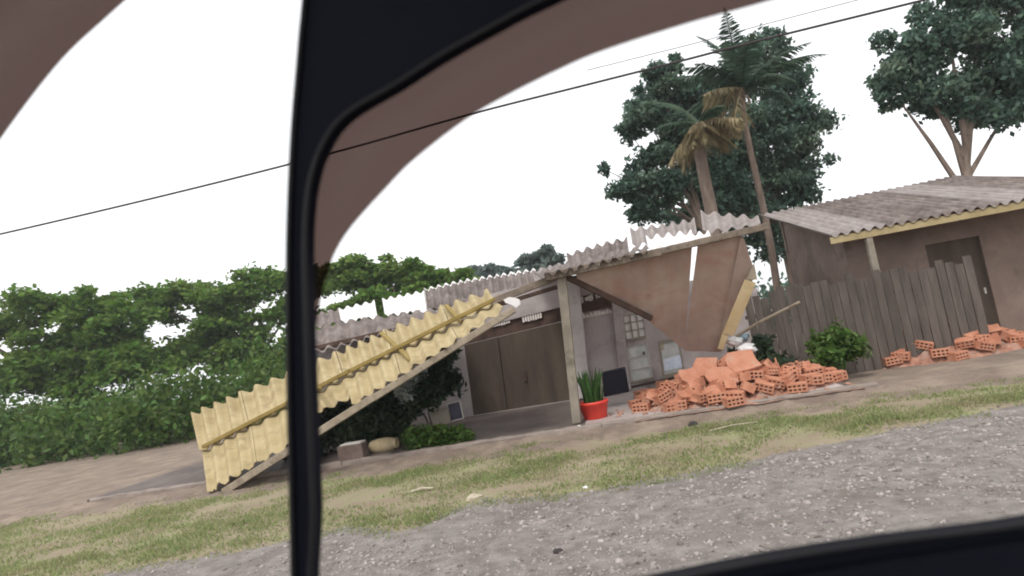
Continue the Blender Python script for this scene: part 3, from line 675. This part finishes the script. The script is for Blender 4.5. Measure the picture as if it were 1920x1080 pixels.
def palm(name, label, base_px, crown_px, y, n_green, n_dry, flen, trk='bark_pale', dry_sel=None, tr=.13):
    top = ony(*crown_px, y); b0 = ony(*base_px, y); 
    d = (top - b0); base = b0 + d * ((0 - b0.z) / d.z) if abs(d.z) > .5 else Vector((top.x, top.y, 0))
    base = base.lerp(Vector((top.x, top.y, 0)), .4)
    t = thing(name, label, 'palm tree', base)
    pts = [base.lerp(top, k / 8) + Vector((.12 * math.sin(k * .6), 0, 0)) for k in range(9)]; pts[-1] = top
    mk('trunk', *tubeg(pts, [tr * (1.25 - .05 * k) for k in range(9)], 9), trk, t, smooth=True)
    for k in range(n_green + n_dry):
        dry = k >= n_green; az = 6.283 * (k * .381966) + random.uniform(-.2, .2)
        if dry and dry_sel: az = random.uniform(*dry_sel)
        el = random.uniform(-.75, .1) if dry else random.uniform(-.1, 1.45); ln = flen * random.uniform(.75, 1.05) * (.85 if dry else 1)
        h = Vector((math.cos(az), math.sin(az), 0)); pos = top.copy(); ang = el; mid = []; 
        for j in range(13):
            mid.append((pos.copy(), h * math.cos(ang) + Z * math.sin(ang))); pos = pos + (h * math.cos(ang) + Z * math.sin(ang)) * ln / 12; ang -= (.05 if dry else .085) * (.5 + j * .07)
        V, F = tubeg([m_[0] for m_ in mid], [.03 * (1 - j / 14) for j in range(13)], 5)
        sd_ = h.cross(Z)
        for j in range(2, 49):
            f = j / 49 * 12; i = int(f); p = mid[i][0].lerp(mid[min(i + 1, 12)][0], f - i); tg = mid[i][1]
            ll = flen * (.34 if dry else .2) * math.sin(math.pi * min(1, (.12 + j / 49 * .9))) * random.uniform(.8, 1.1)
            for s in (-1, 1):
                if dry and random.random() < .35: continue
                dr = (sd_ * s * .75 + tg * .55 + Z * (-.35 if not dry else -.8) + Vector((random.gauss(0, .08), random.gauss(0, .08), random.gauss(0, .1)))).normalized()
                wv = tg * .02; q0 = len(V)
                V += [p - wv, p + wv, p + dr * ll * .6 + wv * .8, p + dr * ll - Z * ll * .15]; F.append((q0, q0 + 1, q0 + 2, q0 + 3))
        mk('frond', V, F, 'frond_dry' if dry else 'frond', t)
    return t
palm('coconut_palm', 'tall coconut palm with dark fronds rising above the tree at the upper right', (1420, 400), (1392, 165), 19.0, 20, 3, 2.7, 'bark', dry_sel=(2.6, 4.0), tr=.10)
palm('coconut_palm', 'shorter palm with dry straw-coloured hanging fronds behind the roof', (1325, 400), (1312, 232), 18.0, 5, 26, 1.9, 'bark', dry_sel=(0, 6.28), tr=.19)
# far trees on the left and middle
Y = 34.0
tree('rain_tree', 'wide bright green spreading tree behind the left end of the roof', gbase(740, Y), [bp(660, 525, Y, 60, sq=.65), bp(730, 512, Y, 58, sq=.6), bp(790, 515, Y, 52, sq=.6), bp(850, 530, Y, 48, sq=.55), bp(700, 565, Y - 1, 60, sq=.6), bp(780, 560, Y - 1, 60, sq=.5), bp(900, 548, Y, 45, sq=.4), bp(650, 595, Y - 1, 60, sq=.6), bp(720, 600, Y - 1, 60, sq=.6), bp(850, 565, Y, 50, sq=.5), bp(640, 640, Y, 70, sq=.6)], 36000, .2, 'leaf_green', tr=.4, flat=.5)
tree('rain_tree', 'bright green spreading tree farther left beyond the fallen awning', gbase(440, Y + 4), [bp(300, 575, Y + 4, 70, sq=.6), bp(390, 555, Y + 4, 70, sq=.6), bp(480, 545, Y + 4, 75, sq=.6), bp(570, 540, Y + 4, 65, sq=.6), bp(430, 610, Y + 4, 80, sq=.5), bp(540, 590, Y + 4, 70, sq=.5), bp(360, 650, Y + 4, 80, sq=.6), bp(470, 655, Y + 4, 85, sq=.6), bp(580, 640, Y + 4, 80, sq=.6)], 32000, .22, 'leaf_green', tr=.45, flat=.5)
tree('rain_tree', 'green spreading tree at the far left edge of the view', gbase(120, Y), [bp(-60, 620, Y, 80, sq=.6), bp(60, 590, Y, 85, sq=.6), bp(160, 580, Y, 80, sq=.6), bp(240, 610, Y, 70, sq=.6), bp(80, 660, Y, 90, sq=.5), bp(200, 655, Y, 80, sq=.5), bp(20, 710, Y, 90, sq=.6), bp(140, 705, Y, 90, sq=.6), bp(250, 690, Y, 80, sq=.6)], 30000, .22, 'leaf_green', tr=.45, flat=.5)
Y = 60.0
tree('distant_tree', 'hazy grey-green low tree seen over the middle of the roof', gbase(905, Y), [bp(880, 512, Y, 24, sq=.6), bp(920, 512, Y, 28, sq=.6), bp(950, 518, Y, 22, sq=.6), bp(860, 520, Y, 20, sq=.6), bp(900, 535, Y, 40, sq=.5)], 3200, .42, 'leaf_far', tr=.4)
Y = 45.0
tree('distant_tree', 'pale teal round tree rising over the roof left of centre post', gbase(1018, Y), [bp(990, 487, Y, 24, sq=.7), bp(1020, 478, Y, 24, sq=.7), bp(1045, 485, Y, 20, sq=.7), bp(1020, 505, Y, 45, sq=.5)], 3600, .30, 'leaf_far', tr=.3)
ug = []
for k in range(70):
    x = random.uniform(-260, 680); y_ = random.uniform(24, 46); p = ony(x, 600, y_); r_ = random.uniform(1.0, 2.1)
    ug.append((Vector((p.x, p.y, r_ * .7)), r_ * 1.4, r_, r_))
V, F = leaf_cloud(ug, 42000, .2, 0, .5); tag(mknp('undergrowth', V, F, 'leaf_bush'), 'green undergrowth on the open ground at the far left', kind='stuff')
ug = []
for k in range(60):
    x = random.uniform(900, 2300); y_ = random.uniform(27, 40); p = ony(x, 600, y_); r_ = random.uniform(.9, 1.8)
    ug.append((Vector((p.x, p.y, r_ * .7)), r_ * 1.4, r_, r_))
V, F = leaf_cloud(ug, 16000, .22, 0, .6); tag(mknp('undergrowth', V, F, 'leaf_teal'), 'dark undergrowth behind the houses', kind='stuff')
# shrubs in the shade under the awning
def shrub(name, label, px, py, w, blobs, n, size, lm, cat='shrub', group=None):
    base = onz(px, py, FLOOR); t = thing(name, label, cat, Vector((base.x, base.y, 0)), group)
    bl = [(onw(x, y, w_), r / 110., r / 140., r / 110.) for x, y, w_, r in blobs]
    for b in bl:
        mk('stem', *tubeg([Vector((base.x + random.uniform(-.1, .1), base.y, 0)), Vector(WO[t.name]).lerp(b[0], .55) + Vector((random.uniform(-.1, .1), 0, 0)), b[0]], [.022, .016, .006], 5), 'bark', t)
    V, F = leaf_cloud(bl, n, size, 0, .2, 2.2); mknp('foliage', V, F, lm, t); return t
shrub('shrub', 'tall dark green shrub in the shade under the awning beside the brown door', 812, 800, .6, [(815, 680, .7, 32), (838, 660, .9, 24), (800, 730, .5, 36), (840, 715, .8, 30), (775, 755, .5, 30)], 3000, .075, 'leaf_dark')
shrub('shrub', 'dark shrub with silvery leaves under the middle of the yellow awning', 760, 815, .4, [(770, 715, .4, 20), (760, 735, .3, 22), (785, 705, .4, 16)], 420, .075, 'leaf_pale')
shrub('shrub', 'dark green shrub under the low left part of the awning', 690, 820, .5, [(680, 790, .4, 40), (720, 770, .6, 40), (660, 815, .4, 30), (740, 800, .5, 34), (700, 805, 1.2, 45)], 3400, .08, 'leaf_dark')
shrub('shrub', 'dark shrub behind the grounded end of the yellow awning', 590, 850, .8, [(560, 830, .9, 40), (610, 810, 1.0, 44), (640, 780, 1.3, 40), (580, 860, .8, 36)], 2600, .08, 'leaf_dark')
shrub('low_bush', 'low bright green bush spreading along the porch edge by the jar', 800, 842, -.1, [(775, 822, -.1, 22), (805, 822, -.1, 24), (835, 818, -.05, 22), (862, 816, 0, 18), (790, 832, -.15, 20), (880, 818, 0, 12), (820, 830, -.1, 20)], 3000, .06, 'leaf_bush', 'bush')

# ------------------------------------------------------------------ right edge: fence, sacks, plants
fb = L(5.0, 1.9, 0)
fe = thing('plank_fence', 'dark weathered plank fence right of the house', 'fence', fb)
for k in range(26):
    u = 3.45 + k * .155; h = 1.75 + random.uniform(-.12, .1)
    mk('plank', *boxg(L(u, 1.95 + random.uniform(-.012, .012), h / 2), (E + Z * random.gauss(0, .012)) * .07, N * .012, Z * h / 2), 'fence_wood', fe)
for z in (.45, 1.35): mk('rail', *beamg(L(3.35, 1.99, z), L(7.4, 1.99, z), .05, .07), 'fence_wood', fe)
def sack(px, py, w, sx, sz, mt, lab):
    c = onw(px, py, w); bm = bmesh.new(); bmesh.ops.create_icosphere(bm, subdivisions=4, radius=1)
    for v in bm.verts: v.co *= 1 + .3 * noise.noise(v.co * 1.6 + c) + .18 * abs(noise.noise(v.co * 4.3 + c)) - .09
    V = [c + E * v.co.x * sx + N * v.co.y * sx * .7 + Z * v.co.z * sz for v in bm.verts]; bm.verts.index_update(); F = [tuple(v.index for v in f.verts) for f in bm.faces]; bm.free()
    tag(mk('plastic_sack', V, F, mt, smooth=True), lab, 'sack')
sack(1378, 640, 1.25, .14, .09, 'sack', 'crumpled white plastic sack behind the yellow board, upper one')
sack(1404, 655, 1.0, .17, .12, 'sack', 'crumpled white plastic sack on top of the brick heap')
sack(1392, 632, 1.5, .12, .10, 'cloth_blue', 'grey-blue crumpled cloth bundle between the white sacks')
tag(mk('fallen_pole', *tubeg([onw(1378, 632, 1.3), onw(1424, 604, 1.0), onw(1500, 566, .8)], [.03, .028, .024], 8), 'timber_pale'), 'pale wooden pole slanting up from the sacks across the fence', 'pole')
shrub('low_bush', 'green weedy bush at the right side of the brick heap', 1440, 735, .6, [(1425, 690, .6, 24), (1445, 700, .5, 28), (1430, 650, 1.0, 22), (1465, 690, .7, 26), (1375, 662, 1.4, 10), (1440, 720, .4, 22)], 2400, .07, 'leaf_dark', 'bush')
shrub('low_bush', 'small green bush against the plank fence farther right', 1560, 690, 1.2, [(1540, 650, 1.3, 26), (1570, 640, 1.3, 30), (1600, 650, 1.2, 24), (1555, 672, 1.0, 24)], 2200, .07, 'leaf_bush', 'bush')
# neighbouring house and its brick heap
nb = L(9.0, 3.0, 0)
nh = thing('neighbour_house', 'brown rendered house with grey corrugated roof at the far right', 'house', nb)
def U(px, py, w): return loc(onw(px, py, w))
nW = 3.2; a0 = U(1590, 500, nW)[0]; a1 = U(2050, 450, nW)[0]
d0 = [L(a0 + 1.5, nW, FLOOR), L(a0 + 2.5, nW, FLOOR), L(a0 + 2.5, nW, 2.15), L(a0 + 1.5, nW, 2.15)]
w0 = [L(a0 + 3.3, nW, 1.0), L(a0 + 4.4, nW, 1.0), L(a0 + 4.4, nW, 2.1), L(a0 + 3.3, nW, 2.1)]
holed('wall', [L(a0, nW, 0), L(a1, nW, 0), L(a1, nW, 2.75), L(a0, nW, 2.75)], [d0, w0], N * .15, 'neighbour_wall', nh)
mk('side_wall', *boxg(L(a0 + .08, nW + 2.2, 1.37), E * .075, N * 2.04, Z * 1.37), 'neighbour_wall', nh)
mk('rear_wall', *boxg(L((a0 + a1) / 2, nW + 4.33, 1.85), E * ((a1 - a0) / 2), N * .07, Z * 1.85), 'neighbour_wall', nh)
mk('gable', *prismg([L(a0 + .02, nW + .16, 2.74), L(a0 + .02, nW + 4.2, 2.74), L(a0 + .02, nW + 4.2, 3.75)], E * .14), 'neighbour_wall', nh)
dd = mk('door', *prismg([p + N * .06 for p in d0], N * .04), 'door_brown', nh); mk('handle', *boxg(L(a0 + 2.4, nW + .05, 1.05), E * .015, N * .02, Z * .06), 'frame_white', dd)
wf = holed('window', [p + N * .03 for p in w0], [[L(a0 + 3.38 + i * .51, nW + .03, 1.08 + j * .5), L(a0 + 3.84 + i * .51, nW + .03, 1.08 + j * .5), L(a0 + 3.84 + i * .51, nW + .03, 1.53 + j * .5), L(a0 + 3.38 + i * .51, nW + .03, 1.53 + j * .5)] for i in range(2) for j in range(2)], N * .05, 'frame_tan', nh)
for i in range(2):
    for j in range(2): mk('pane', *boxg(L(a0 + 3.61 + i * .51, nW + .07, 1.305 + j * .5), E * .24, N * .004, Z * .235), 'glass_pale', wf)
k = 0; u = a0 - .5
while u < a1:
    corr('corrugated_sheet', L(u, nW - .9, 2.62), L(u + 1.02, nW - .9, 2.62), L(u, nW + 4.4, 3.95), L(u + 1.02, nW + 4.4, 3.95), 5, .04, 'asbestos' if k % 3 else 'asbestos_pale', nh); u += 1.0; k += 1
bev(mk('fascia', *beamg(L(a0 - .5, nW - .86, 2.54), L(a1, nW - .86, 2.54), .03, .14), 'yellow', nh), .006)
for uu in (a0 + .2, a0 + 3.0): bev(mk('porch_post', *boxg(L(uu, nW - .8, 1.25), E * .06, N * .06, Z * 1.25), 'post', nh), .01)
p2 = loc(onz(1790, 672, 0))
heap(p2[0], p2[1] + .5, 1.5, .8, .62, 60, 'orange hollow clay brick in the second heap at the far right', 'loose bricks in the far right heap', 0, 'broken orange brick rubble under the far right heap')
Y = 17.0
tree('broadleaf_tree', 'leafy dark teal tree above the brown neighbouring house', gbase(1790, Y), [bp(1700, 120, Y, 70), bp(1780, 60, Y, 80), bp(1860, 110, Y, 85), bp(1760, 170, Y, 75, sq=.8), bp(1680, 180, Y, 45, sq=.7), bp(1900, 190, Y, 80), bp(1820, 200, Y, 70, sq=.8), bp(1840, 0, Y, 80), bp(1940, 40, Y, 80)], 28000, .12, 'leaf_teal', tr=.25)

# ------------------------------------------------------------------ overhead wires
def wire(name, pts, r, lab):
    tag(mk(name, *tubeg(pts, r, 6), 'wire'), lab, 'wire')
pts_px = [(-260, 498), (100, 416), (400, 344), (648, 280), (890, 212), (1100, 159), (1270, 116), (1424, 76), (1700, 8), (2100, -92)]
cp = catmull(pts_px, 40); wire('overhead_wire', [onw(x, y, -1.2) for x, y in cp], .017, 'dark sagging overhead cable crossing the sky in front of the trees')
wire('overhead_wire', [onw(x, y, 1.5) for x, y in ((1100, 132), (1300, 82), (1424, 48), (1600, 2), (2000, -104))], .007, 'thin pale overhead wire near the top of the palm')

# ------------------------------------------------------------------ the car the picture is taken from
CN = N
def oncar(px, py, d=.55):
    v = ray(px, py); return CAM + v * (d / v.dot(CN))
car = thing('car', 'dark car side with window openings, smoked visors and sill around the view', 'car', Vector((CAM.x, CAM.y, 0)) + N * .55)
win_r = catmull([(2900, 800), (2900, -700), (2200, -420), (1600, -230), (1220, -92), (1010, 2), (930, 44), (830, 100), (740, 158), (648, 214), (604, 272), (580, 345), (571, 440), (572, 560), (578, 740), (586, 950), (594, 1180), (760, 1176), (1000, 1137), (1200, 1099), (1424, 1054), (1650, 1018), (1920, 984), (2300, 915), (2700, 862), (2900, 800)], 220)[:-1]
win_l = catmull([(552, 1240), (548, 1000), (543, 800), (540, 600), (541, 430), (549, 250), (562, 90), (572, -60), (548, -190), (440, -270), (250, -250), (130, -200), (0, -90), (-140, 40), (-260, 200), (-420, 520), (-520, 900), (-540, 1300), (-300, 1330), (100, 1290), (552, 1240)], 160)[:-1]
outer = [(-1900, -1500), (3600, -1500), (3600, 2300), (-1900, 2300)]
fr = holed('window_frame', [oncar(*p) for p in outer], [[oncar(*p) for p in win_r], [oncar(*p) for p in win_l]], CN * .02, 'car_dark', car)
# visors: smoked strips outside the frame
def visor(a, b, n, name='window_visor'):
    A, B = catmull(a, n), catmull(b, n); V, F = [], []
    for k in range(n):
        for t in range(4): 
            s = t / 3; x = lerp(A[k][0], B[k][0], s); y = lerp(A[k][1], B[k][1], s); V.append(oncar(x, y, .573 + .012 * math.sin(s * 1.5)))
    for k in range(n - 1):
        for t in range(3): F.append((4 * k + t, 4 * k + t + 1, 4 * k + t + 5, 4 * k + t + 4))
    o = mk(name, V, F, 'smoked', car, smooth=True); s_ = o.modifiers.new('solid', 'SOLIDIFY'); s_.thickness = .0025; return o
visor([(2100, -520), (1700, -380), (1350, -260), (1180, -170), (1000, -90), (880, -30), (770, 50), (660, 120), (596, 190), (560, 270), (550, 350), (548, 450), (552, 600), (556, 800)],
      [(2100, -158), (1700, -72), (1424, 7), (1283, 46), (1129, 96), (1047, 131), (941, 184), (868, 228), (778, 298), (729, 347), (648, 440), (612, 520), (590, 640), (580, 850)], 70)
visor([(420, -260), (250, -230), (100, -220), (-60, -140), (-220, 20), (-330, 200), (-460, 520)], [(340, -90), (270, -30), (200, 32), (110, 118), (0, 262), (-110, 430), (-260, 740)], 40)
# roof lining and door top inside
mk('roof_lining', [oncar(-1900, -1500), oncar(3600, -1500), oncar(3600, -1500) - CN * 1.5 + Z * .12, oncar(-1900, -1500) - CN * 1.5 + Z * .12], [(0, 1, 2, 3)], 'car_dark', car)
mk('door_top', *prismg([oncar(*p, .549) for p in [(560, 1250), (760, 1216), (1000, 1170), (1200, 1128), (1424, 1082), (1650, 1044), (1920, 1006), (2300, 958), (2300, 1500), (560, 1500)]], -CN * .012), 'car_dark', car)

# rubber seals round the openings
for wn_ in (win_r, win_l):
    pp = [oncar(*p, .547) for p in wn_]; V, F = tubeg(pp + [pp[0]], .0028, 6, cap=False); mk('window_seal', V, F, 'rubber', car, smooth=True)

# ------------------------------------------------------------------ the hazy air
hz = bpy.data.materials.new('haze_air'); hz.use_nodes = True; hn = hz.node_tree; hn.nodes.clear()
pv = hn.nodes.new('ShaderNodeVolumePrincipled'); pv.inputs['Color'].default_value = (.93, .96, 1, 1); pv.inputs['Density'].default_value = .0009; pv.inputs['Anisotropy'].default_value = .2
ho = hn.nodes.new('ShaderNodeOutputMaterial'); hn.links.new(pv.outputs[0], ho.inputs['Volume']); MATS['haze'] = hz
hb = mk('haze', *boxg(Vector((0, 140, 7)), Vector((305, 0, 0)), Vector((0, 265, 0)), Vector((0, 0, 8))), 'haze', base=(0, 140, -1)); tag(hb, kind='stuff')
